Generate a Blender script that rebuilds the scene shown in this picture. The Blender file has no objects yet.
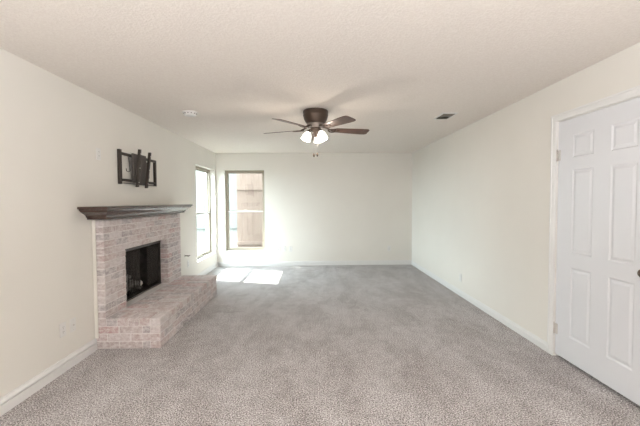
import bpy, bmesh, math, random
from mathutils import Vector, Matrix
random.seed(7)
PI = math.pi
C = bpy.context.scene
COL = C.collection

# ------------------------------------------------------------------ camera
F_PX = 345.0
YAW, PITCH, ROLL, EYE = 0.02044769, 0.03519298, -0.0059524, 1.4060
XL, XR, YB, YF, H = -2.081, 2.161, 7.486, -3.0, 2.44
cam = bpy.data.cameras.new('camera'); cam_o = bpy.data.objects.new('camera', cam); COL.objects.link(cam_o)
cam.sensor_fit = 'HORIZONTAL'; cam.sensor_width = 36.0; cam.lens = F_PX * 36.0 / 640.0
cam.clip_start = 0.05; cam.clip_end = 200
fw = Vector((math.sin(YAW)*math.cos(PITCH), math.cos(YAW)*math.cos(PITCH), -math.sin(PITCH)))
rt = Vector((math.cos(YAW), -math.sin(YAW), 0)); up = rt.cross(fw)
rt2 = math.cos(ROLL)*rt + math.sin(ROLL)*up; up2 = -math.sin(ROLL)*rt + math.cos(ROLL)*up
M = Matrix((rt2, up2, -fw)).transposed().to_4x4(); M.translation = Vector((0, 0, EYE))
cam_o.matrix_world = M
C.camera = cam_o

# ------------------------------------------------------------------ light and exposure
C.view_settings.view_transform = 'Standard'
C.view_settings.look = 'None'
C.view_settings.gamma = 1.0
C.view_settings.use_curve_mapping = False
C.view_settings.exposure = 0.14
w = bpy.data.worlds.new('sky'); C.world = w; w.use_nodes = True
bg = w.node_tree.nodes['Background']; bg.inputs['Color'].default_value = (0.82, 0.92, 1.0, 1); bg.inputs['Strength'].default_value = 20.0

def light(name, typ, loc, direction, energy, color, **kw):
    L = bpy.data.lights.new(name, typ); L.energy = energy; L.color = color
    for k, v in kw.items(): setattr(L, k, v)
    o = bpy.data.objects.new(name, L); COL.objects.link(o); o.location = loc
    o.rotation_euler = Vector(direction).to_track_quat('-Z', 'Y').to_euler()
    return o
light('sun', 'SUN', (-6, 10, 9), (0.809, -0.225, -1.0), 23.0, (1.0, 0.97, 0.93), angle=math.radians(0.6))
# added area fill behind the camera, aimed up to brighten the ceiling
light('added_ceiling_fill', 'AREA', (0.0, -1.25, 1.60), (0.0, 0.17, 1.0), 255.0, (0.96, 0.97, 1.0), shape='RECTANGLE', size=3.4, size_y=2.2)
# sky portals at the two windows in view (they only guide sampling of the sky)
for n_, l_, d_, sx_ in (('side_window_portal', (-2.30, 6.79, 1.2), (1, 0, 0), 1.3), ('back_window_portal', (-1.47, 7.70, 1.2), (0, -1, 0), 1.0)):
    light(n_, 'AREA', l_, d_, 1.0, (1, 1, 1), shape='RECTANGLE', size=sx_, size_y=1.9).data.cycles.is_portal = True

# ------------------------------------------------------------------ materials
def mat(name, color=(0.8, 0.8, 0.8), rough=0.6, metal=0.0, spec=0.5):
    m = bpy.data.materials.new(name); m.use_nodes = True
    b = m.node_tree.nodes['Principled BSDF']
    b.inputs['Base Color'].default_value = (*color, 1); b.inputs['Roughness'].default_value = rough
    b.inputs['Metallic'].default_value = metal; b.inputs['Specular IOR Level'].default_value = spec
    return m
class NT:
    def __init__(s, m):
        s.t = m.node_tree; s.b = s.t.nodes['Principled BSDF']
        s.co = s.t.nodes.new('ShaderNodeTexCoord').outputs['Object']
    def n(s, typ, **kw):
        nd = s.t.nodes.new(typ)
        for k, v in kw.items():
            if k in nd.inputs.keys():
                nd.inputs[k].default_value = v
            else: setattr(nd, k, v)
        return nd
    def link(s, a, b): s.t.links.new(a, b)
    def noise(s, scale, detail=3, rough=0.55, vec=None, stretch=None):
        nd = s.n('ShaderNodeTexNoise', Scale=scale, Detail=detail, Roughness=rough)
        v = vec or s.co
        if stretch:
            mp = s.n('ShaderNodeMapping'); mp.inputs['Scale'].default_value = stretch; s.link(v, mp.inputs['Vector']); v = mp.outputs['Vector']
        s.link(v, nd.inputs['Vector']); return nd.outputs['Fac']
    def ramp(s, fac, stops, interp='LINEAR'):
        nd = s.n('ShaderNodeValToRGB'); cr = nd.color_ramp; cr.interpolation = interp
        while len(cr.elements) < len(stops): cr.elements.new(0.5)
        for e, (p, c) in zip(cr.elements, stops):
            e.position = p; e.color = (*c, 1) if len(c) == 3 else c
        s.link(fac, nd.inputs['Fac']); return nd.outputs['Color']
    def mix(s, fac, a, b, blend='MIX'):
        nd = s.n('ShaderNodeMix', data_type='RGBA', blend_type=blend)
        for sock, v in ((nd.inputs['Factor'], fac), (nd.inputs[6], a), (nd.inputs[7], b)):
            if hasattr(v, 'node'): s.link(v, sock)
            else: sock.default_value = v if not isinstance(v, tuple) else (*v, 1)
        return nd.outputs[2]
    def bump(s, h, strength, dist):
        nd = s.n('ShaderNodeBump', Strength=strength, Distance=dist); s.link(h, nd.inputs['Height'])
        s.link(nd.outputs['Normal'], s.b.inputs['Normal'])
    def color(s, c): s.link(c, s.b.inputs['Base Color'])

def wall_paint():
    m = mat('wall_paint', rough=0.75, spec=0.25); t = NT(m)
    t.color(t.ramp(t.noise(1.5, 2), [(0.3, (0.77, 0.745, 0.695)), (0.7, (0.79, 0.765, 0.715))]))
    t.bump(t.noise(90, 3), 0.12, 0.002); return m
def popcorn():
    m = mat('ceiling_texture', rough=0.95, spec=0.1); t = NT(m)
    f = t.noise(65, 3, 0.65)
    t.color(t.ramp(f, [(0.3, (0.81, 0.752, 0.695)), (0.62, (0.87, 0.818, 0.762))]))
    t.bump(t.ramp(f, [(0.42, (0, 0, 0)), (0.65, (1, 1, 1))]), 0.35, 0.006); return m
def carpet():
    m = mat('carpet_pile', rough=1.0, spec=0.05); t = NT(m)
    t.b.inputs['Sheen Weight'].default_value = 0.25; t.b.inputs['Sheen Roughness'].default_value = 0.6
    tuft = t.noise(108, 2, 0.7)
    mid = t.noise(9, 3, 0.6)
    lane = t.noise(1.3, 6, 0.7, stretch=(2.2, 1.0, 1))
    c1 = t.ramp(tuft, [(0.38, (0.055, 0.043, 0.041)), (0.46, (0.315, 0.288, 0.284)), (0.55, (0.50, 0.468, 0.463)), (0.65, (0.88, 0.85, 0.845))])
    c2 = t.mix(0.5, c1, t.ramp(mid, [(0.3, (0.36, 0.35, 0.35)), (0.7, (0.64, 0.64, 0.64))]), 'OVERLAY')
    c3 = t.mix(0.85, c2, t.ramp(lane, [(0.40, (0.40, 0.388, 0.382)), (0.5, (0.5, 0.5, 0.5)), (0.60, (0.59, 0.595, 0.60))]), 'OVERLAY')
    t.color(c3)
    t.bump(tuft, 0.9, 0.012); return m
def brick_mat():
    m = mat('whitewashed_brick', rough=0.9, spec=0.2); t = NT(m)
    g = t.n('ShaderNodeNewGeometry').outputs['Random Per Island']
    base = t.ramp(g, [(0.0, (0.47, 0.395, 0.385)), (0.16, (0.50, 0.40, 0.39)), (0.34, (0.37, 0.335, 0.34)), (0.5, (0.55, 0.48, 0.47)), (0.66, (0.43, 0.395, 0.40)), (0.8, (0.50, 0.345, 0.335)), (0.9, (0.58, 0.53, 0.52))], 'CONSTANT')
    wash = t.ramp(t.noise(26, 5, 0.75, stretch=(1, 0.6, 1.5)), [(0.41, (0, 0, 0)), (0.66, (1, 1, 1))])
    c = t.mix(wash, base, (0.70, 0.655, 0.65))
    pit = t.ramp(t.noise(60, 3, 0.7), [(0.28, (1, 1, 1)), (0.40, (0, 0, 0))])
    t.color(t.mix(pit, c, (0.36, 0.29, 0.285)))
    t.bump(t.noise(70, 4, 0.7), 0.5, 0.006); return m
def mortar_mat():
    m = mat('painted_mortar', rough=0.95, spec=0.1); t = NT(m)
    t.color(t.ramp(t.noise(40, 3), [(0.3, (0.64, 0.60, 0.59)), (0.7, (0.76, 0.72, 0.71))])); t.bump(t.noise(90, 3), 0.4, 0.004); return m
def wood(name, a, b, scale, stretch, rough):
    m = mat(name, rough=rough); t = NT(m)
    t.color(t.ramp(t.noise(scale, 5, 0.65, stretch=stretch), [(0.3, a), (0.7, b)])); return m
def glass():
    m = bpy.data.materials.new('window_glass'); m.use_nodes = True; nt = m.node_tree
    for n in list(nt.nodes): nt.nodes.remove(n)
    out = nt.nodes.new('ShaderNodeOutputMaterial'); mx = nt.nodes.new('ShaderNodeMixShader')
    tr = nt.nodes.new('ShaderNodeBsdfTransparent'); gl = nt.nodes.new('ShaderNodeBsdfGlossy')
    tr.inputs['Color'].default_value = (0.95, 0.985, 0.965, 1); gl.inputs['Roughness'].default_value = 0.02
    mx.inputs['Fac'].default_value = 0.05
    nt.links.new(tr.outputs[0], mx.inputs[1]); nt.links.new(gl.outputs[0], mx.inputs[2]); nt.links.new(mx.outputs[0], out.inputs['Surface'])
    return m
def emit(name, color, strength):
    m = mat(name, (0.9, 0.88, 0.85), 0.4); b = m.node_tree.nodes['Principled BSDF']
    b.inputs['Emission Color'].default_value = (*color, 1); b.inputs['Emission Strength'].default_value = strength
    return m
def speckle(name, a, b, scale, rough=0.9, bump=0.5):
    m = mat(name, rough=rough, spec=0.2); t = NT(m); f = t.noise(scale, 4, 0.7)
    t.color(t.ramp(f, [(0.35, a), (0.65, b)])); t.bump(f, bump, 0.01); return m

WALL = wall_paint(); CEIL = popcorn(); CARPET = carpet(); BRICK = brick_mat(); MORTAR = mortar_mat()
TRIM = mat('white_trim_paint', (0.77, 0.765, 0.755), 0.4)
DOORP = mat('white_door_paint', (0.715, 0.725, 0.755), 0.38)
PLATE = mat('white_plastic', (0.76, 0.75, 0.73), 0.4)
SLOT = mat('dark_slot', (0.10, 0.09, 0.08), 0.6)
ALU = mat('tan_aluminium', (0.30, 0.26, 0.205), 0.5)
ALUW = mat('pale_sash', (0.62, 0.60, 0.56), 0.5)
GLASS = glass()
MANTEL = wood('espresso_wood', (0.040, 0.022, 0.018), (0.085, 0.050, 0.040), 10, (9, 0.7, 9), 0.24)
BLADE = wood('walnut_blade', (0.068, 0.032, 0.020), (0.130, 0.066, 0.042), 14, (1.2, 1.2, 6), 0.33)
BRONZE = mat('oil_rubbed_bronze', (0.10, 0.072, 0.057), 0.38, 0.7)
NICKEL = mat('brushed_nickel', (0.62, 0.59, 0.56), 0.4, 0.5)
LOUVRE = mat('tan_grey_louvre', (0.20, 0.18, 0.15), 0.6)
PEWTER = mat('pewter', (0.36, 0.31, 0.28), 0.4, 0.7)
BLACK = mat('black_steel', (0.042, 0.033, 0.028), 0.45, 0.2)
GREY_STEEL = mat('dark_grey_steel', (0.095, 0.083, 0.078), 0.5, 0.3)
SOOT = speckle('sooted_firebrick', (0.012, 0.011, 0.010), (0.045, 0.04, 0.036), 20)
MESH = mat('wire_mesh_curtain', (0.05, 0.045, 0.042), 0.6, 0.4); MESH.node_tree.nodes['Principled BSDF'].inputs['Alpha'].default_value = 0.38
ASH = speckle('ashy_log', (0.30, 0.28, 0.27), (0.88, 0.86, 0.83), 35)
SHADE = emit('lit_frosted_shade', (1.0, 0.95, 0.88), 3.2)
FENCE = wood('cedar_board', (0.155, 0.105, 0.082), (0.21, 0.155, 0.127), 5, (6, 6, 0.5), 0.9)
YARD = speckle('bare_ground', (0.030, 0.030, 0.027), (0.05, 0.05, 0.046), 8)
SIDING = mat('pale_siding', (0.108, 0.107, 0.098), 0.8)
ROOFM = speckle('shingles', (0.16, 0.14, 0.13), (0.26, 0.24, 0.22), 12)
EXTW = speckle('house_brick', (0.30, 0.2, 0.17), (0.42, 0.3, 0.26), 9)

# ------------------------------------------------------------------ mesh helpers
def box(bm, a, b, mi=0, rot=None, piv=None):
    x0, y0, z0 = a; x1, y1, z1 = b
    vs = [bm.verts.new(p) for p in ((x0,y0,z0),(x1,y0,z0),(x1,y1,z0),(x0,y1,z0),(x0,y0,z1),(x1,y0,z1),(x1,y1,z1),(x0,y1,z1))]
    fs = [bm.faces.new([vs[i] for i in q]) for q in ((3,2,1,0),(4,5,6,7),(0,1,5,4),(1,2,6,5),(2,3,7,6),(3,0,4,7))]
    for f in fs: f.material_index = mi
    if rot is not None:
        bmesh.ops.rotate(bm, cent=piv or (Vector(a)+Vector(b))/2, matrix=rot, verts=vs)
    return vs
def bevel(bm, off, seg=1, edges=None):
    bmesh.ops.bevel(bm, geom=list(edges or bm.edges), offset=off, segments=seg, affect='EDGES', profile=0.5, clamp_overlap=True)
def tube(bm, pts, r, n=8, caps=True, smooth=True):
    pts = [Vector(p) for p in pts]; rs = r if isinstance(r, (list, tuple)) else [r]*len(pts)
    rings = []; ref = None
    for i, p in enumerate(pts):
        d = (pts[min(i+1, len(pts)-1)] - pts[max(i-1, 0)]).normalized()
        if ref is None: ref = Vector((0, 0, 1)) if abs(d.z) < 0.9 else Vector((1, 0, 0))
        u = d.cross(ref).normalized(); v = u.cross(d).normalized(); ref = v
        rings.append([bm.verts.new(p + rs[i]*(math.cos(2*PI*k/n)*u + math.sin(2*PI*k/n)*v)) for k in range(n)])
    for a, b in zip(rings, rings[1:]):
        for k in range(n):
            f = bm.faces.new((a[k], a[(k+1) % n], b[(k+1) % n], b[k])); f.smooth = smooth
    if caps: bm.faces.new(rings[0][::-1]); bm.faces.new(rings[-1])
def lathe(bm, prof, n=32, mtx=None, caps=True):
    mtx = mtx or Matrix.Identity(4); rings = []
    for r, z in prof:
        rings.append([bm.verts.new(mtx @ Vector((r*math.cos(2*PI*k/n), r*math.sin(2*PI*k/n), z))) for k in range(n)])
    for a, b in zip(rings, rings[1:]):
        for k in range(n):
            f = bm.faces.new((a[k], a[(k+1) % n], b[(k+1) % n], b[k])); f.smooth = True
    if caps: bm.faces.new(rings[0][::-1]); bm.faces.new(rings[-1])
def obj(name, bm, mats, parent=None, off=(0, 0, 0)):
    bmesh.ops.recalc_face_normals(bm, faces=bm.faces[:])
    me = bpy.data.meshes.new(name)
    if any(off): bmesh.ops.translate(bm, vec=-Vector(off), verts=bm.verts[:])
    bm.to_mesh(me); bm.free()
    for m in (mats if isinstance(mats, (list, tuple)) else [mats]): me.materials.append(m)
    o = bpy.data.objects.new(name, me); COL.objects.link(o)
    if parent: o.parent = parent
    return o
def thing(name, label, cat, loc, rz=0, group=None):
    o = bpy.data.objects.new(name, None); COL.objects.link(o); o.location = loc; o.rotation_euler = (0, 0, rz)
    o.empty_display_size = 0.05
    o['label'] = label; o['category'] = cat
    if group: o['group'] = group
    return o
def tag(o, label, cat, group=None):
    o['label'] = label; o['category'] = cat
    if group: o['group'] = group
    return o
def struct(o, label=None, cat=None):
    o['kind'] = 'structure'
    if label: o['label'] = label; o['category'] = cat
    return o
def struct_empty(name, loc, label, cat):
    o = bpy.data.objects.new(name, None); COL.objects.link(o); o.location = loc; o.empty_display_size = 0.05
    return struct(o, label, cat)
def dup(root, loc, rz=None, label=None, group=None):
    r = root.copy(); COL.objects.link(r); r.location = loc
    if rz is not None: r.rotation_euler = (0, 0, rz)
    if label: r['label'] = label
    if group: r['group'] = group
    for ch in list(root.children):
        c = ch.copy(); COL.objects.link(c); c.parent = r
        for g in list(ch.children):
            d = g.copy(); COL.objects.link(d); d.parent = c
    return r
def NB(): return bmesh.new()

def holed_wall(axis, near, far, u0, u1, z0, z1, holes):
    """wall slab across axis 'x' or 'y' with rectangular openings (u0,u1,z0,z1)"""
    bm = NB()
    us = sorted({u0, u1, *[h[0] for h in holes], *[h[1] for h in holes]}); zs = sorted({z0, z1, *[h[2] for h in holes], *[h[3] for h in holes]})
    def solid(i, j):
        if i < 0 or j < 0 or i >= len(us)-1 or j >= len(zs)-1: return False
        cu, cz = (us[i]+us[i+1])/2, (zs[j]+zs[j+1])/2
        return not any(h[0] < cu < h[1] and h[2] < cz < h[3] for h in holes)
    V = {}
    def v(i, j, d):
        if (i, j, d) not in V:
            p = (d, us[i], zs[j]) if axis == 'x' else (us[i], d, zs[j]); V[(i, j, d)] = bm.verts.new(p)
        return V[(i, j, d)]
    for i in range(len(us)-1):
        for j in range(len(zs)-1):
            if not solid(i, j): continue
            for d in (near, far): bm.faces.new((v(i,j,d), v(i+1,j,d), v(i+1,j+1,d), v(i,j+1,d)))
            for (di, dj, a, b) in ((-1,0,(i,j),(i,j+1)), (1,0,(i+1,j),(i+1,j+1)), (0,-1,(i,j),(i+1,j)), (0,1,(i,j+1),(i+1,j+1))):
                if not solid(i+di, j+dj): bm.faces.new((v(*a,near), v(*b,near), v(*b,far), v(*a,far)))
    return bm

# ------------------------------------------------------------------ room shell
W1 = (6.20, 7.385, 0.31, 2.075)      # left wall window
W2 = (-1.905, -1.045, 0.315, 2.08)   # back wall window
FB = (3.67, 4.72, 0.304, 0.905)       # firebox opening
DR = (2.095, 3.015, 0.0, 2.085)      # door opening
bm = NB(); box(bm, (XL-0.2, YF-0.2, -0.1), (XR+0.2, YB+0.2, 0)); struct(obj('floor', bm, CARPET))
bm = NB(); box(bm, (XL-0.2, YF-0.2, H), (XR+0.2, YB+0.2, H+0.12)); struct(obj('ceiling', bm, CEIL))
struct(obj('wall_left', holed_wall('x', XL, XL-0.2, YF-0.2, YB+0.2, 0, H, [W1, FB]), WALL))
struct(obj('wall_back', holed_wall('y', YB, YB+0.2, XL, XR, 0, H, [W2]), WALL))
struct(obj('wall_right', holed_wall('x', XR, XR+0.2, YF-0.2, YB+0.2, 0, H, [DR]), WALL))
struct(obj('wall_rear', holed_wall('y', YF, YF-0.2, XL, XR, 0, H, []), WALL))
bm = NB(); box(bm, (XL-0.25, YF-1.0, H+0.12), (XR+0.8, YB+1.0, H+0.3)); struct(obj('roof', bm, ROOFM))  # unseen; back overhang added to keep direct sun out of the back window

def base_profile(t=0.016, h=0.098):
    return [(0, 0), (t, 0), (t, h*0.60), (t*0.40, h*0.62), (t*0.40, h*0.67), (t, h*0.70), (t*0.95, h*0.78), (t*0.55, h*0.90), (t*0.45, h), (0, h)]
def baseboard(name, p, q, inward, t=0.016, h=0.098):
    bm = NB(); p, q, n = Vector(p), Vector(q), Vector(inward)
    a = [bm.verts.new(p + n*x + Vector((0, 0, z))) for x, z in base_profile(t, h)]
    b = [bm.verts.new(q + n*x + Vector((0, 0, z))) for x, z in base_profile(t, h)]
    k = len(a)
    for i in range(k): bm.faces.new((a[i], a[(i+1) % k], b[(i+1) % k], b[i]))
    bm.faces.new(a); bm.faces.new(b[::-1])
    return struct(obj(name, bm, TRIM))
baseboard('baseboard_left', (XL, YF, 0), (XL, 3.285, 0), (1, 0, 0), 0.018, 0.112)
baseboard('baseboard_left_far', (XL, 5.225, 0), (XL, YB, 0), (1, 0, 0))
baseboard('baseboard_back', (XL, YB, 0), (XR, YB, 0), (0, -1, 0), 0.016, 0.095)
baseboard('baseboard_right', (XR, 3.085, 0), (XR, YB, 0), (-1, 0, 0), 0.014, 0.085)
baseboard('baseboard_right_near', (XR, YF, 0), (XR, 2.025, 0), (-1, 0, 0), 0.014, 0.085)

# windows -----------------------------------------------------------------
def window(name, label, width, z0, z1, loc, rz):
    """single-hung window, local x along the wall, +y to the outside, origin at inner wall face, bottom middle of the opening"""
    root = struct_empty(name, loc, label, 'window'); root.rotation_euler = (0, 0, rz)
    h = z1 - z0; hw = width/2; fy0, fy1 = 0.095, 0.165; fr = 0.045
    bm = NB()
    for s in (-1, 1): box(bm, (min(s*hw, s*(hw-fr)), fy0, 0.0), (max(s*hw, s*(hw-fr)), fy1, h))
    box(bm, (-hw+fr, fy0, h-fr), (hw-fr, fy1, h)); box(bm, (-hw+fr, fy0, 0), (hw-fr, fy1, 0.045))
    bevel(bm, 0.003); obj('window_frame', bm, ALU, root)
    mid = h*0.492; iw = hw - fr
    def sash(y0, y1, a, b, st, rail_top, rail_bot, m):
        bm = NB()
        for s in (-1, 1): box(bm, (min(s*iw, s*(iw-st)), y0, a), (max(s*iw, s*(iw-st)), y1, b))
        box(bm, (-iw+st, y0, a), (iw-st, y1, a+rail_bot)); box(bm, (-iw+st, y0, b-rail_top), (iw-st, y1, b))
        bevel(bm, 0.002); sh = obj('sash', bm, m, root)
        bm = NB(); box(bm, (-iw+st*0.6, (y0+y1)/2-0.002, a+rail_bot*0.6), (iw-st*0.6, (y0+y1)/2+0.002, b-rail_top*0.6)); obj('pane', bm, GLASS, sh)
        return sh
    sash(0.135, 0.157, mid-0.02, h-fr, 0.018, 0.02, 0.03, ALU)
    sash(0.103, 0.130, 0.045, mid+0.02, 0.024, 0.038, 0.03, ALU)
    bm = NB(); box(bm, (-iw+0.002, 0.094, mid-0.014), (iw-0.002, 0.103, mid+0.014)); bevel(bm, 0.003); obj('meeting_rail', bm, ALUW, root)
    bm = NB(); box(bm, (-0.03, 0.088, mid+0.021), (0.03, 0.118, mid+0.033)); bevel(bm, 0.003); obj('sash_lock', bm, ALUW, root)
    bm = NB(); box(bm, (-hw, -0.012, -0.005), (hw, 0.095, 0.012)); bevel(bm, 0.003); obj('sill', bm, TRIM, root)
    return root
window('window_1', 'tall tan framed window in left wall beyond fireplace', W1[1]-W1[0], W1[2], W1[3], (XL, (W1[0]+W1[1])/2, W1[2]), PI/2)
window('window_2', 'tall tan framed window in back wall with fence outside', W2[1]-W2[0], W2[2], W2[3], ((W2[0]+W2[1])/2, YB, W2[2]), 0)

# door --------------------------------------------------------------------
def six_panel_door():
    root = struct_empty('door_1', (XR, (DR[0]+DR[1])/2, 0), 'white six panel door in right wall', 'door')
    off = root.location
    # slab as front skin with moulded panels plus body
    bm = NB()
    xf = XR + 0.006
    y0, y1, z0, z1 = DR[0]+0.004, DR[1]-0.004, 0.028, DR[3]-0.005
    ys = [2.265, 2.475, 2.630, 2.845]
    rows = [(0.235, 0.835), (0.955, 1.655), (1.755, 1.945)]
    us = [y0, ys[0], ys[1], ys[2], ys[3], y1]; zs = [z0]
    for a, b in rows: zs += [a, b]
    zs.append(z1)
    V = [[bm.verts.new((xf, u, z)) for z in zs] for u in us]
    for i in range(5):
        for j in range(7):
            q = [V[i][j], V[i+1][j], V[i+1][j+1], V[i][j+1]]
            if i in (1, 3) and j in (1, 3, 5):
                a0, a1, b0, b1 = us[i], us[i+1], zs[j], zs[j+1]; loops = [q]
                for ins, dx in ((0.010, 0.005), (0.018, 0.005), (0.036, 0.001)):
                    loops.append([bm.verts.new((xf+dx, a, b)) for a, b in ((a0+ins, b0+ins), (a1-ins, b0+ins), (a1-ins, b1-ins), (a0+ins, b1-ins))])
                for A, B in zip(loops, loops[1:]):
                    for k in range(4): bm.faces.new((A[k], A[(k+1) % 4], B[(k+1) % 4], B[k]))
                bm.faces.new(loops[-1])
            else: bm.faces.new(q)
    back = [[bm.verts.new((xf+0.035, u, z)) for z in (z0, z1)] for u in (y0, y1)]
    bm.faces.new((back[0][0], back[0][1], back[1][1], back[1][0]))
    bm.faces.new([V[i][0] for i in range(6)] + [back[1][0], back[0][0]]); bm.faces.new([V[i][7] for i in range(6)] + [back[1][1], back[0][1]])
    bm.faces.new(V[0] + [back[0][1], back[0][0]]); bm.faces.new(V[5] + [back[1][1], back[1][0]])
    obj('door_slab', bm, DOORP, root, off)
    for z in (0.255, 1.79):
        bm = NB(); yh = DR[1]-0.002
        tube(bm, [(XR-0.006, yh, z-0.048), (XR-0.006, yh, z+0.048)], 0.0065, 10)
        tube(bm, [(XR-0.006, yh, z+0.048), (XR-0.006, yh, z+0.056)], 0.004, 8)
        box(bm, (XR-0.002, yh-0.028, z-0.045), (XR+0.006, yh-0.002, z+0.045)); obj('hinge', bm, NICKEL, root, off)
    yk, zk = 2.163, 0.925
    bm = NB(); mt = Matrix.Translation((xf, yk, zk)) @ Matrix.Rotation(-PI/2, 4, 'Y')
    lathe(bm, [(0.033, 0), (0.033, 0.006), (0.026, 0.010), (0.012, 0.014), (0.011, 0.030), (0.020, 0.036), (0.027, 0.046), (0.027, 0.056), (0.020, 0.064), (0.006, 0.067)], 24, mt)
    obj('door_knob', bm, BRONZE, root, off)
    # jamb and casing
    bm = NB()
    box(bm, (XR+0.0, DR[1]-0.0035, 0), (XR+0.18, DR[1]+0.0, DR[3])); box(bm, (XR, DR[0], 0), (XR+0.18, DR[0]+0.0035, DR[3])); box(bm, (XR, DR[0]+0.0035, DR[3]-0.004), (XR+0.18, DR[1]-0.0035, DR[3]))
    box(bm, (XR+0.05, DR[0]+0.0035, 0), (XR+0.18, DR[1]-0.0035, 0.02))
    struct(obj('trim_1', bm, TRIM))
    bm = NB(); cw = 0.062
    prof = [(0, 0), (-0.010, 0), (-0.013, cw*0.3), (-0.013, cw*0.75), (-0.018, cw*0.8), (-0.018, cw), (0, cw)]
    def ring(f): return [bm.verts.new(f(d, c)) for d, c in prof]
    yi, yo, zt = DR[0]-0.004, DR[1]+0.004, DR[3]+0.004
    R = [ring(lambda d, c: (XR+d, yo+c, 0)), ring(lambda d, c: (XR+d, yo+c, zt+c)), ring(lambda d, c: (XR+d, yi-c, zt+c)), ring(lambda d, c: (XR+d, yi-c, 0))]
    for a, b in zip(R, R[1:]):
        for k in range(len(prof)): bm.faces.new((a[k], a[(k+1) % len(prof)], b[(k+1) % len(prof)], b[k]))
    bm.faces.new(R[0]); bm.faces.new(R[-1][::-1])
    struct(obj('trim_2', bm, TRIM))
six_panel_door()
bm = NB(); box(bm, (XR+0.55, 1.4, -0.1), (XR+0.65, 3.7, H)); box(bm, (XR+0.2, 1.4, -0.1), (XR+0.55, 1.5, H)); box(bm, (XR+0.2, 3.6, -0.1), (XR+0.55, 3.7, H)); box(bm, (XR+0.2, 1.5, -0.1), (XR+0.55, 3.6, 0.0)); struct(obj('wall_light_block', bm, WALL))  # unseen box added behind the door to stop sky light leaking under it

# ------------------------------------------------------------------ fireplace
SX, SY0, SY1 = -1.98, 3.29, 5.185         # surround face and ends
HX, HY0, HY1, HZ = -1.462, 3.29, 5.22, 0.295
BZ = 1.24                                  # top of surround
J = 0.009
fp = thing('fireplace', 'whitewashed pink brick fireplace with raised brick hearth on left wall', 'fireplace', (-1.78, 4.3, 0))
fo = fp.location
def bricks(bm, cells):
    for a, b in cells:
        jx = random.uniform(-0.002, 0.002)
        box(bm, [a[0]+jx, a[1], a[2]], [b[0]+jx, b[1], b[2]])
def surround():
    cells = []; ch = (BZ - HZ)/14.0
    L = (SY1 - SY0 - 0.0)/9.0
    for c in range(14):
        z0 = HZ + c*ch; z1 = z0 + ch
        shift = L/2 if c % 2 else 0
        y = SY0
        cuts = [SY0]
        k = SY0 + (L - shift if shift else L)
        while k < SY1 - 0.02: cuts.append(k); k += L
        cuts.append(SY1)
        for a, b in zip(cuts, cuts[1:]):
            zz0 = z0
            segs = [(a, b)]
            if z0 + ch*0.5 < FB[3] + 0.01:
                segs = []
                if a < FB[0] - 0.01: segs.append((a, min(b, FB[0]+J/2)))
                if b > FB[1] + 0.01: segs.append((max(a, FB[1]-J/2), b))
            for s0, s1 in segs:
                if s1 - s0 < 0.03: continue
                cells.append(((XL, s0+J/2, z0+J/2), (SX, s1-J/2, z1-J/2)))
    bm = NB(); bricks(bm, cells); bevel(bm, 0.004)
    # mortar bed just behind the brick faces
    m = 0.005
    def mb(y0, y1, z0, z1): box(bm, (XL+0.001, y0, z0), (SX-m, y1, z1), 1)
    mb(SY0+m, FB[0]-0.004, HZ-0.02, BZ-0.002); mb(FB[1]+0.004, SY1-m, HZ-0.02, BZ-0.002); mb(FB[0]-0.004, FB[1]+0.004, FB[3]+0.004, BZ-0.002)
    obj('brick_surround', bm, [BRICK, MORTAR], fp, fo)
    bm = NB(); box(bm, (XL+0.001, SY0-0.014, 0.113), (XL+0.034, SY0-0.001, BZ)); bevel(bm, 0.004); obj('scribe_strip', bm, WALL, fp, fo)
surround()
def hearth():
    cells = []; tz = 0.075; lz = (HZ - tz)/3.0
    # top: near header row, then two rows of rowlock bricks running back
    n = 6; wx = (HX - XL)/n; ny = HY0 + 0.20
    for k in range(n): cells.append(((XL+k*wx+J/2, HY0, HZ-tz+J/2), (XL+(k+1)*wx-J/2, ny-J/2, HZ)))
    nb = 24; py = (HY1 - ny)/nb
    xm = SX + 0.235
    for k in range(nb):
        for a, b in ((XL, SX+0.004), (SX+0.004, xm), (xm, HX+0.0)):
            if a == XL and SY0 < ny + (k+0.5)*py < SY1: continue
            dz = random.uniform(-0.003, 0.002)
            cells.append(((a+J/2, ny+k*py+J/2, HZ-tz+J/2), (b - (J/2 if b != HX else 0), ny+(k+1)*py-J/2, HZ+dz)))
    for c in range(3):
        z0 = c*lz
        # front face stretchers
        L = (HY1 - HY0)/10.0; y = HY0 - (L/2 if c % 2 else 0)
        while y < HY1 - 0.01:
            a, b = max(y, HY0), min(y+L, HY1)
            if b - a > 0.02: cells.append(((HX-0.1, a + (J/2 if a > HY0 else 0), z0+J/2), (HX-0.004, b - (J/2 if b < HY1 else 0), z0+lz-J/2)))
            y += L
        # end faces
        W = HX - 0.1 - XL
        for (ya, yb) in ((HY0+0.003, HY0+0.1), (HY1-0.1, HY1)):
            x = XL; k = 0; step = 0.22; x -= step/2 if c % 2 else 0
            while x < HX-0.1-0.01:
                a, b = max(x, XL), min(x+step, HX-0.1)
                if b - a > 0.02: cells.append(((a+J/2, ya, z0+J/2), (b-J/2, yb, z0+lz-J/2)))
                x += step
    bm = NB(); bricks(bm, cells); bevel(bm, 0.004)
    box(bm, (XL+0.001, HY0+0.008, 0.001), (HX-0.009, HY1-0.006, HZ-0.006), 1)
    return obj('hearth', bm, [BRICK, MORTAR], fp, fo)
hearth()
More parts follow.
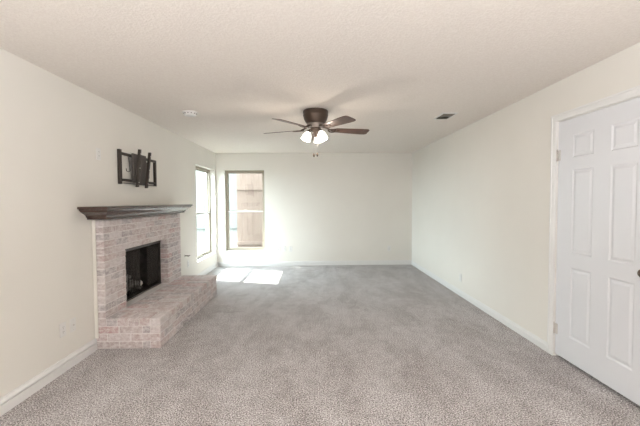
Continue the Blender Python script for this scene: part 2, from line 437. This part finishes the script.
# firebox
bm = NB()
d = 0.5; x0 = XL+0.002; xb = XL - d
fy0, fy1, fz0, fz1 = FB[0]+0.004, FB[1]-0.004, FB[2]+0.004, FB[3]-0.004
P = [(x0, fy0), (x0, fy1), (xb, fy1-0.16), (xb, fy0+0.16)]
lo = [bm.verts.new((x, y, fz0)) for x, y in P]; hi = [bm.verts.new((x, y, fz1)) for x, y in P]
bm.faces.new(lo); bm.faces.new(hi)
for i in (1, 2, 3): bm.faces.new((lo[i], lo[(i+1) % 4], hi[(i+1) % 4], hi[i]))
fbx = obj('firebox', bm, SOOT, fp, fo)
sm = fbx.modifiers.new('thick', 'SOLIDIFY'); sm.thickness = 0.03; sm.offset = 1
# steel face frame of the firebox
bm = NB(); xs = XL+0.003

box(bm, (xs, FB[0]+0.002, FB[3]-0.05), (xs+0.010, FB[1]-0.012, FB[3]-0.002)); bevel(bm, 0.002); obj('steel_lintel', bm, BLACK, fp, fo)
bm = NB(); box(bm, (xs, FB[0]+0.002, HZ+0.002), (xs+0.010, FB[1]-0.012, FB[2]+0.010)); bevel(bm, 0.003); obj('threshold', bm, GREY_STEEL, fp, fo)
bm = NB(); tube(bm, [(XL-0.026, FB[0]+0.01, FB[3]-0.05), (XL-0.026, FB[1]-0.01, FB[3]-0.05)], 0.005, 8); obj('curtain_rod', bm, BLACK, fp, fo)
def curtain(y0, y1, gather):
    bm = NB(); n = 90; rows = 8; z0, z1 = FB[2]+0.03, FB[3]-0.05; G = []
    for i in range(n+1):
        t = i/n; r = []
        for j in range(rows+1):
            s = j/rows
            yy = y0 + (y1-y0)*t
            ph = t*gather*2*PI
            r.append(bm.verts.new((XL-0.026 + 0.016*math.sin(ph+0.4*s)*(0.6+0.4*s), yy + 0.006*math.sin(ph*0.5+s*3), z1 + (z0-z1)*s)))
        G.append(r)
    for i in range(n):
        for j in range(rows):
            f = bm.faces.new((G[i][j], G[i+1][j], G[i+1][j+1], G[i][j+1])); f.smooth = True
    o = obj('mesh_curtain', bm, MESH, fp, fo); md = o.modifiers.new('thick', 'SOLIDIFY'); md.thickness = 0.0015
    return o
curtain(FB[0]+0.02, 4.22, 9); curtain(4.38, FB[1]-0.02, 7)

# mantel shelf
mt = thing('mantel_shelf', 'dark espresso wood mantel shelf on the brick fireplace', 'mantel shelf', (-1.98, 4.23, 1.245))
def mantel_ring(bm, p, z):
    bx, by0, by1 = -1.905, 3.215, 5.155
    return [bm.verts.new(v) for v in ((XL+0.001, by0-p*1.42, z), (bx+p, by0-p*1.42, z), (bx+p, by1+p*1.1, z), (XL+0.001, by1+p*1.1, z))]
def loft(prof, name, m):
    bm = NB(); R = [mantel_ring(bm, p, z) for p, z in prof]
    for a, b in zip(R, R[1:]):
        for k in range(4): bm.faces.new((a[k], a[(k+1) % 4], b[(k+1) % 4], b[k]))
    bm.faces.new(R[0][::-1]); bm.faces.new(R[-1]); return obj(name, bm, m, mt, mt.location)
prof = [(-0.005, 1.245), (0.0, 1.247), (0.0, 1.262), (0.008, 1.264)]
for i in range(13):
    u = i/12; prof.append((0.009 + 0.066*(0.75*u + 0.25*u*u) - 0.006*math.sin(2*PI*u), 1.266 + 0.068*u))
prof += [(0.078, 1.336), (0.078, 1.343)]
loft(prof, 'crown_moulding', MANTEL)
loft([(0.078, 1.343), (0.088, 1.344), (0.090, 1.348), (0.090, 1.362), (0.086, 1.366)], 'shelf_board', MANTEL)

# grate and logs inside the firebox
gr = thing('fire_grate', 'black iron grate inside the firebox under the logs', 'grate', (-2.215, 4.15, FB[2]+0.005)); go = gr.location
bm = NB(); gz = FB[2]+0.040
for k in range(6):
    y = 3.95 + k*0.08
    tube(bm, [(-2.30, y, gz), (-2.15, y, gz)], 0.006, 8)
for x in (-2.27, -2.165): tube(bm, [(x, 3.92, gz-0.010), (x, 4.38, gz-0.010)], 0.006, 8)
obj('bar_rack', bm, BLACK, gr, go)
for x, y in ((-2.27, 3.97), (-2.27, 4.33), (-2.165, 3.97), (-2.165, 4.33)):
    bm = NB(); tube(bm, [(x, y, FB[2]+0.006), (x, y, gz-0.010)], 0.007, 8); obj('leg', bm, BLACK, gr, go)
def log(loc, length, r, rz, tilt, label):
    bm = NB(); n = 14; pts = []; rs = []
    for i in range(n+1):
        t = i/n - 0.5; pts.append((0.012*math.sin(t*7+r*90), t*length, 0.012*math.cos(t*5))); rs.append(r*(1+0.10*math.sin(i*1.9+length*30)))
    tube(bm, pts, rs, 12)
    for v in bm.verts: v.co += Vector((random.uniform(-1, 1), random.uniform(-1, 1), random.uniform(-1, 1)))*0.004
    o = obj('fire_log', bm, ASH); o.location = loc; o.rotation_euler = (tilt, 0, rz)
    return tag(o, label, 'log', 'ashy logs in the firebox')
log((-2.290, 4.16, gz+0.056), 0.44, 0.038, 0.0, 0, 'ashy grey log at the back of the fire grate')
log((-2.182, 4.14, gz+0.054), 0.40, 0.036, 0.0, 0, 'ashy grey log at the front of the fire grate')
log((-2.225, 4.12, gz+0.150), 0.26, 0.030, 0.30, 0, 'ashy grey log lying across the other two')

# ------------------------------------------------------------------ tv mount
tv = thing('tv_wall_mount', 'black steel tv wall mount bolted above the mantel', 'tv mount', (XL, 4.2, 1.60)); to = tv.location
X = XL + 0.002
def part(name, boxes, m, bev=0.003, parent=tv, off=to):
    bm = NB()
    for a, b in boxes: box(bm, a, b)
    bevel(bm, bev); return obj(name, bm, m, parent, off)
part('upright', [((X, 3.730, 1.600), (X+0.030, 3.772, 1.972))], BLACK)
part('upright', [((X, 4.555, 1.612), (X+0.030, 4.590, 1.945))], BLACK)
part('rail', [((X+0.004, 3.77, 1.915), (X+0.030, 4.56, 1.945))], BLACK)
part('rail', [((X+0.004, 3.77, 1.632), (X+0.030, 4.56, 1.660))], BLACK)
part('rail', [((X+0.034, 3.77, 1.606), (X+0.046, 4.56, 1.616))], GREY_STEEL)
part('arm_plate', [((X+0.033, 3.955, 1.625), (X+0.060, 4.20, 1.955)), ((X+0.060, 4.04, 1.60), (X+0.10, 4.17, 1.95))], GREY_STEEL, 0.005)
def lean(y_top, y_bot, zt, zb, x, wy, wx):
    bm = NB(); vs = []
    for z, y in ((zb, y_bot), (zt, y_top)):
        vs.append([bm.verts.new(p) for p in ((x, y-wy/2, z), (x+wx, y-wy/2, z), (x+wx, y+wy/2, z), (x, y+wy/2, z))])
    a, b = vs
    for k in range(4): bm.faces.new((a[k], a[(k+1) % 4], b[(k+1) % 4], b[k]))
    bm.faces.new(a[::-1]); bm.faces.new(b); bevel(bm, 0.003)
    br = obj('bracket', bm, BLACK, tv, to)
    for t in (0.12, 0.5, 0.88):
        z = zb+(zt-zb)*t; y = y_bot+(y_top-y_bot)*t; bm = NB()
        lathe(bm, [(0.006, 0), (0.006, 0.004)], 10, Matrix.Translation((x+wx-0.0005, y, z)) @ Matrix.Rotation(PI/2, 4, 'Y')); obj('bolt', bm, NICKEL, br, to)
lean(3.960, 3.885, 1.998, 1.572, XL+0.115, 0.028, 0.030)
lean(4.200, 4.095, 1.996, 1.566, XL+0.115, 0.028, 0.030)
part('tilt_knob', [((X+0.045, 4.255, 1.69), (X+0.075, 4.295, 1.885))], GREY_STEEL, 0.004)
bm = NB(); tube(bm, [(X+0.006, 3.95, 1.91), (X+0.012, 3.96, 1.82), (X+0.012, 3.965, 1.76), (X+0.010, 3.94, 1.745), (X+0.008, 3.90, 1.75), (X+0.005, 3.895, 1.78)], 0.0035, 6); obj('cable', bm, BLACK, tv, to)

# ------------------------------------------------------------------ cover plates (local: +x out of the wall, origin at plate centre)
def plate(kind, label, group=None):
    t = thing(kind, label, 'outlet' if kind == 'wall_outlet' else 'wall plate', (0, 0, 0), 0, group)
    bm = NB(); box(bm, (0.0005, -0.036, -0.058), (0.007, 0.036, 0.058)); bevel(bm, 0.003); obj('cover_plate', bm, PLATE, t)
    if kind == 'wall_outlet':
        for s in (-1, 1):
            bm = NB(); lathe(bm, [(0.0165, 0.006), (0.0165, 0.009)], 20, Matrix.Translation((0, 0, s*0.0195)) @ Matrix.Rotation(PI/2, 4, 'Y'))
            r = obj('receptacle', bm, PLATE, t)
            bm = NB()
            for q in (-0.006, 0.006): box(bm, (0.0085, q-0.0012, s*0.0195-0.002), (0.0094, q+0.0012, s*0.0195+0.007))
            box(bm, (0.0085, -0.002, s*0.0195-0.010), (0.0094, 0.002, s*0.0195-0.006)); obj('slot', bm, SLOT, r)
        bm = NB(); lathe(bm, [(0.003, 0.006), (0.003, 0.0085)], 10, Matrix.Rotation(PI/2, 4, 'Y')); obj('screw', bm, NICKEL, t)
    else:
        bm = NB(); lathe(bm, [(0.007, 0.006), (0.007, 0.010), (0.0045, 0.010), (0.0045, 0.018)], 12, Matrix.Rotation(PI/2, 4, 'Y')); obj('coax_jack', bm, NICKEL, t)
        for s in (-1, 1):
            bm = NB(); lathe(bm, [(0.003, 0.006), (0.003, 0.0085)], 10, Matrix.Translation((0, 0, s*0.042)) @ Matrix.Rotation(PI/2, 4, 'Y')); obj('screw', bm, NICKEL, t)
    return t
o1 = plate('wall_outlet', 'white outlet low on left wall, farther from the fireplace of the pair', 'wall outlets'); o1.location = (XL, 2.865, 0.352)
c1 = plate('cable_plate', 'white cable plate low on left wall, nearer the fireplace of the pair', 'cable plates'); c1.location = (XL, 2.985, 0.350)
dup(o1, (XL, 3.41, 1.873), 0, 'white outlet high on left wall beside the tv mount')
dup(o1, (XL, 5.74, 0.375), 0, 'white outlet low on left wall between fireplace and window')
dup(o1, (-0.755, YB, 0.372), -PI/2, 'white outlet low on back wall, nearest the window')
dup(c1, (-0.630, YB, 0.368), -PI/2, 'white cable plate low on back wall, middle of the row of three')
dup(o1, (-0.490, YB, 0.364), -PI/2, 'white outlet low on back wall, rightmost of the row of three')
dup(o1, (1.66, YB, 0.360), -PI/2, 'white outlet low on back wall near the right corner')
dup(o1, (XR, 4.98, 0.270), PI, 'white outlet low on the long right wall')
# gas key valve
gk = thing('gas_valve_key', 'dark gas valve key sticking out of left wall beside fireplace', 'gas key', (XL, 5.60, 0.53))
bm = NB(); lathe(bm, [(0.022, 0.0005), (0.022, 0.004), (0.014, 0.007)], 20, Matrix.Rotation(PI/2, 4, 'Y')); obj('escutcheon', bm, NICKEL, gk)
bm = NB(); tube(bm, [(0.006, 0, 0), (0.075, 0, 0)], 0.007, 10); tube(bm, [(0.07, -0.045, 0), (0.07, 0.045, 0)], 0.007, 8); obj('key', bm, BRONZE, gk)

# ------------------------------------------------------------------ ceiling things
sd = thing('smoke_detector', 'round white smoke detector on the ceiling near left wall', 'smoke detector', (-1.41, 4.05, H))
bm = NB(); lathe(bm, [(0.085, -0.0005), (0.085, -0.010), (0.080, -0.012)], 32); obj('mounting_ring', bm, PLATE, sd)
bm = NB(); lathe(bm, [(0.074, -0.011), (0.074, -0.018), (0.068, -0.020), (0.068, -0.026), (0.072, -0.028), (0.066, -0.040), (0.045, -0.047), (0.012, -0.048)], 32); obj('body', bm, PLATE, sd)
bm = NB()
for k in range(12):
    a = k*PI/6; box(bm, (0.055, -0.006, -0.0262), (0.0735, 0.006, -0.0195), rot=Matrix.Rotation(a, 3, 'Z'), piv=(0, 0, 0))
obj('smoke_slot', bm, SLOT, sd)
bm = NB(); lathe(bm, [(0.010, -0.047), (0.010, -0.050)], 14); obj('test_button', bm, PLATE, sd)

vt = thing('ceiling_vent', 'small rectangular ceiling vent with dark louvres near right wall', 'vent', (1.632, 4.24, H))
hx, hy = 0.092, 0.155
bm = NB()
for a, b in (((-hx, -hy, -0.009), (-hx+0.022, hy, -0.0005)), ((hx-0.022, -hy, -0.009), (hx, hy, -0.0005)), ((-hx+0.022, -hy, -0.009), (hx-0.022, -hy+0.022, -0.0005)), ((-hx+0.022, hy-0.022, -0.009), (hx-0.022, hy, -0.0005)), ((-hx+0.022, -0.006, -0.009), (hx-0.022, 0.006, -0.0005))): box(bm, a, b)
bevel(bm, 0.002); obj('vent_frame', bm, PLATE, vt)
bm = NB(); box(bm, (-hx+0.02, -hy+0.02, -0.002), (hx-0.02, hy-0.02, -0.0004)); obj('duct_opening', bm, SLOT, vt)
for s in (-1, 1):
    for k in range(5):
        bm = NB(); y = s*(0.020 + k*0.026)
        box(bm, (-hx+0.02, y-0.009, -0.0075), (hx-0.02, y+0.009, -0.0062), rot=Matrix.Rotation(s*0.5, 3, 'X')); obj('louvre', bm, LOUVRE, vt)

# ------------------------------------------------------------------ ceiling fan
FC = Vector((0.038, 4.0, H))
fan = thing('ceiling_fan', 'flush mount bronze ceiling fan with five wooden blades and lit shades', 'ceiling fan', FC)
bm = NB(); lathe(bm, [(0.135, -0.0005), (0.143, -0.006), (0.145, -0.020), (0.142, -0.050), (0.145, -0.056), (0.141, -0.066), (0.132, -0.104), (0.114, -0.136), (0.098, -0.148)], 40); obj('motor_housing', bm, BRONZE, fan)
bm = NB(); lathe(bm, [(0.096, -0.148), (0.102, -0.152), (0.102, -0.164), (0.080, -0.172), (0.080, -0.190), (0.060, -0.198)], 36); obj('flywheel', bm, PEWTER, fan)
bm = NB(); lathe(bm, [(0.055, -0.194), (0.060, -0.200), (0.060, -0.222), (0.048, -0.236), (0.030, -0.246), (0.026, -0.268), (0.012, -0.300), (0.005, -0.306)], 28); obj('switch_housing', bm, BRONZE, fan)
ZB = -0.205
for k in range(5):
    a = math.radians(15 + 72*k); R = Matrix.Rotation(a, 4, 'Z')
    pitch = Matrix.Rotation(math.radians(-12), 4, 'X')
    bm = NB(); n = 28; outline = []
    r0, r1 = 0.215, 0.650
    def halfw(t):
        wv = 0.052 + 0.020*min(1, t/0.75)
        if t > 0.90: wv *= 0.70 + 0.30*math.sqrt(max(0, 1-((t-0.90)/0.10)**2))
        if t < 0.06: wv *= 0.72 + 0.28*t/0.06
        return wv
    top = []; bot = []
    for i in range(n+1):
        t = i/n; top.append((r0+(r1-r0)*t, halfw(t))); bot.append((r0+(r1-r0)*t, -halfw(t)))
    loop = top + bot[::-1]
    T = R @ Matrix.Translation((0, 0, ZB-0.006)) @ pitch
    A = [bm.verts.new(T @ Vector((x, y, 0.003))) for x, y in loop]; B = [bm.verts.new(T @ Vector((x, y, -0.003))) for x, y in loop]
    bm.faces.new(A); bm.faces.new(B[::-1])
    for i in range(len(A)): bm.faces.new((A[i], A[(i+1) % len(A)], B[(i+1) % len(A)], B[i]))
    bl = obj('blade', bm, BLADE, fan)
    bm = NB(); T2 = R @ Matrix.Translation((0, 0, ZB-0.013)) @ pitch
    tr = lambda x, y, z: (R @ Vector((x, y, z)))
    tube(bm, [tr(0.07, 0, -0.180), tr(0.11, 0, -0.184), tr(0.15, 0, -0.200), tr(0.20, 0, ZB-0.014)], [0.012, 0.011, 0.010, 0.009], 8)
    for s in (-1, 1):
        tube(bm, [T2 @ Vector(p) for p in ((0.150, 0, 0.002), (0.175, s*0.030, 0), (0.205, s*0.042, 0), (0.235, s*0.034, 0), (0.245, s*0.018, 0), (0.232, s*0.010, 0))], [0.008, 0.0075, 0.007, 0.0065, 0.006, 0.005], 8)
    box(bm, (0.19, -0.014, -0.003), (0.285, 0.014, 0.003)); bmesh.ops.transform(bm, matrix=T2, verts=bm.verts[-8:])
    for x in (0.225, 0.262): lathe(bm, [(0.006, -0.0055), (0.006, -0.003)], 10, T2 @ Matrix.Translation((x, 0, 0)))
    obj('blade_arm', bm, BRONZE, bl)
for a_deg in (192, 312, 72):
    a = math.radians(a_deg); dv = Vector((math.cos(a), math.sin(a), 0))
    bm = NB(); tube(bm, [dv*0.045+Vector((0,0,-0.215)), dv*0.072+Vector((0,0,-0.222)), dv*0.084+Vector((0,0,-0.238))], 0.009, 10)
    axis = (dv*0.42 + Vector((0, 0, -1))).normalized(); q = axis.to_track_quat('Z', 'Y').to_matrix().to_4x4()
    tip = dv*0.078 + Vector((0, 0, -0.236)); T = Matrix.Translation(tip) @ q @ Matrix.Scale(0.86, 4)
    lathe(bm, [(0.010, -0.010), (0.026, -0.004), (0.028, 0.016), (0.024, 0.018)], 20, T)
    sk = obj('light_arm', bm, BRONZE, fan)
    bm = NB(); lathe(bm, [(0.024, 0.014), (0.034, 0.026), (0.048, 0.050), (0.058, 0.080), (0.060, 0.105), (0.066, 0.128), (0.063, 0.128), (0.057, 0.105), (0.054, 0.080), (0.044, 0.050), (0.030, 0.028), (0.020, 0.018)], 28, T)
    obj('glass_shade', bm, SHADE, fan)
    bm = NB(); lathe(bm, [(0.010, 0.018), (0.014, 0.04), (0.026, 0.07), (0.028, 0.085), (0.020, 0.102), (0.006, 0.109)], 18, T); obj('bulb', bm, SHADE, fan)
    light('fan_lamp', 'POINT', FC + tip + axis*0.15, (0, 0, -1), 4.5, (1.0, 0.88, 0.74), shadow_soft_size=0.035)
for dx, dz in ((-0.022, -0.520), (0.016, -0.515)):
    bm = NB(); tube(bm, [(dx, -0.03, -0.270), (dx, -0.03, dz+0.03)], 0.0013, 6); ch = obj('pull_chain', bm, NICKEL, fan)
    bm = NB(); lathe(bm, [(0.003, 0.032), (0.008, 0.026), (0.011, 0.010), (0.010, -0.006), (0.004, -0.012)], 14, Matrix.Translation((dx, -0.03, dz))); obj('fob', bm, BRONZE, ch)

# ------------------------------------------------------------------ outside
bm = NB(); box(bm, (-40, -20, -0.35), (40, 60, -0.15)); struct(obj('ground', bm, YARD), 'bare ground outside the windows', 'ground')
fn = thing('wooden_fence', 'tall weathered wooden fence outside the back window', 'fence', (0.5, 9.2, -0.15)); fo2 = fn.location
bm = NB(); y = 9.2; k = 0; x = -2.02
while x < 3.4:
    wv = 0.138; box(bm, (x, y, -0.14), (x+wv, y+0.018, 2.5+random.uniform(-0.01, 0.01))); x += wv+0.002
obj('board_panel', bm, FENCE, fn, fo2)
for z in (0.25, 1.70):
    bm = NB(); box(bm, (-2.02, y-0.04, z), (3.4, y-0.001, z+0.085)); bevel(bm, 0.004); obj('rail', bm, FENCE, fn, fo2)
for x in (-1.9, 0.5, 2.9):
    bm = NB(); box(bm, (x, y+0.02, -0.15), (x+0.09, y+0.11, 2.45)); obj('post', bm, FENCE, fn, fo2)
hs = thing('neighbouring_house', 'pale house beyond the garden seen bright through the left window', 'house', (-9, 22, -0.15)); ho = hs.location
bm = NB(); box(bm, (-15, 20, -0.15), (-3.2, 27, 4.2))
k = 0.0
while k < 4.2: box(bm, (-15.0, 19.985, k), (-3.2, 20, k+0.16)); k += 0.18
obj('siding_wall', bm, SIDING, hs, ho)
bm = NB(); a = [(-15.4, 19.5, 4.1), (-2.8, 19.5, 4.1), (-2.8, 27.5, 4.1), (-15.4, 27.5, 4.1)]; v = [bm.verts.new(p) for p in a]; r_ = [bm.verts.new((-15.4, 23.5, 6.4)), bm.verts.new((-2.8, 23.5, 6.4))]
bm.faces.new(v[::-1]); bm.faces.new((v[0], v[1], r_[1], r_[0])); bm.faces.new((v[2], v[3], r_[0], r_[1])); bm.faces.new((v[0], r_[0], v[3])); bm.faces.new((v[1], v[2], r_[1]))
obj('roof', bm, ROOFM, hs, ho)
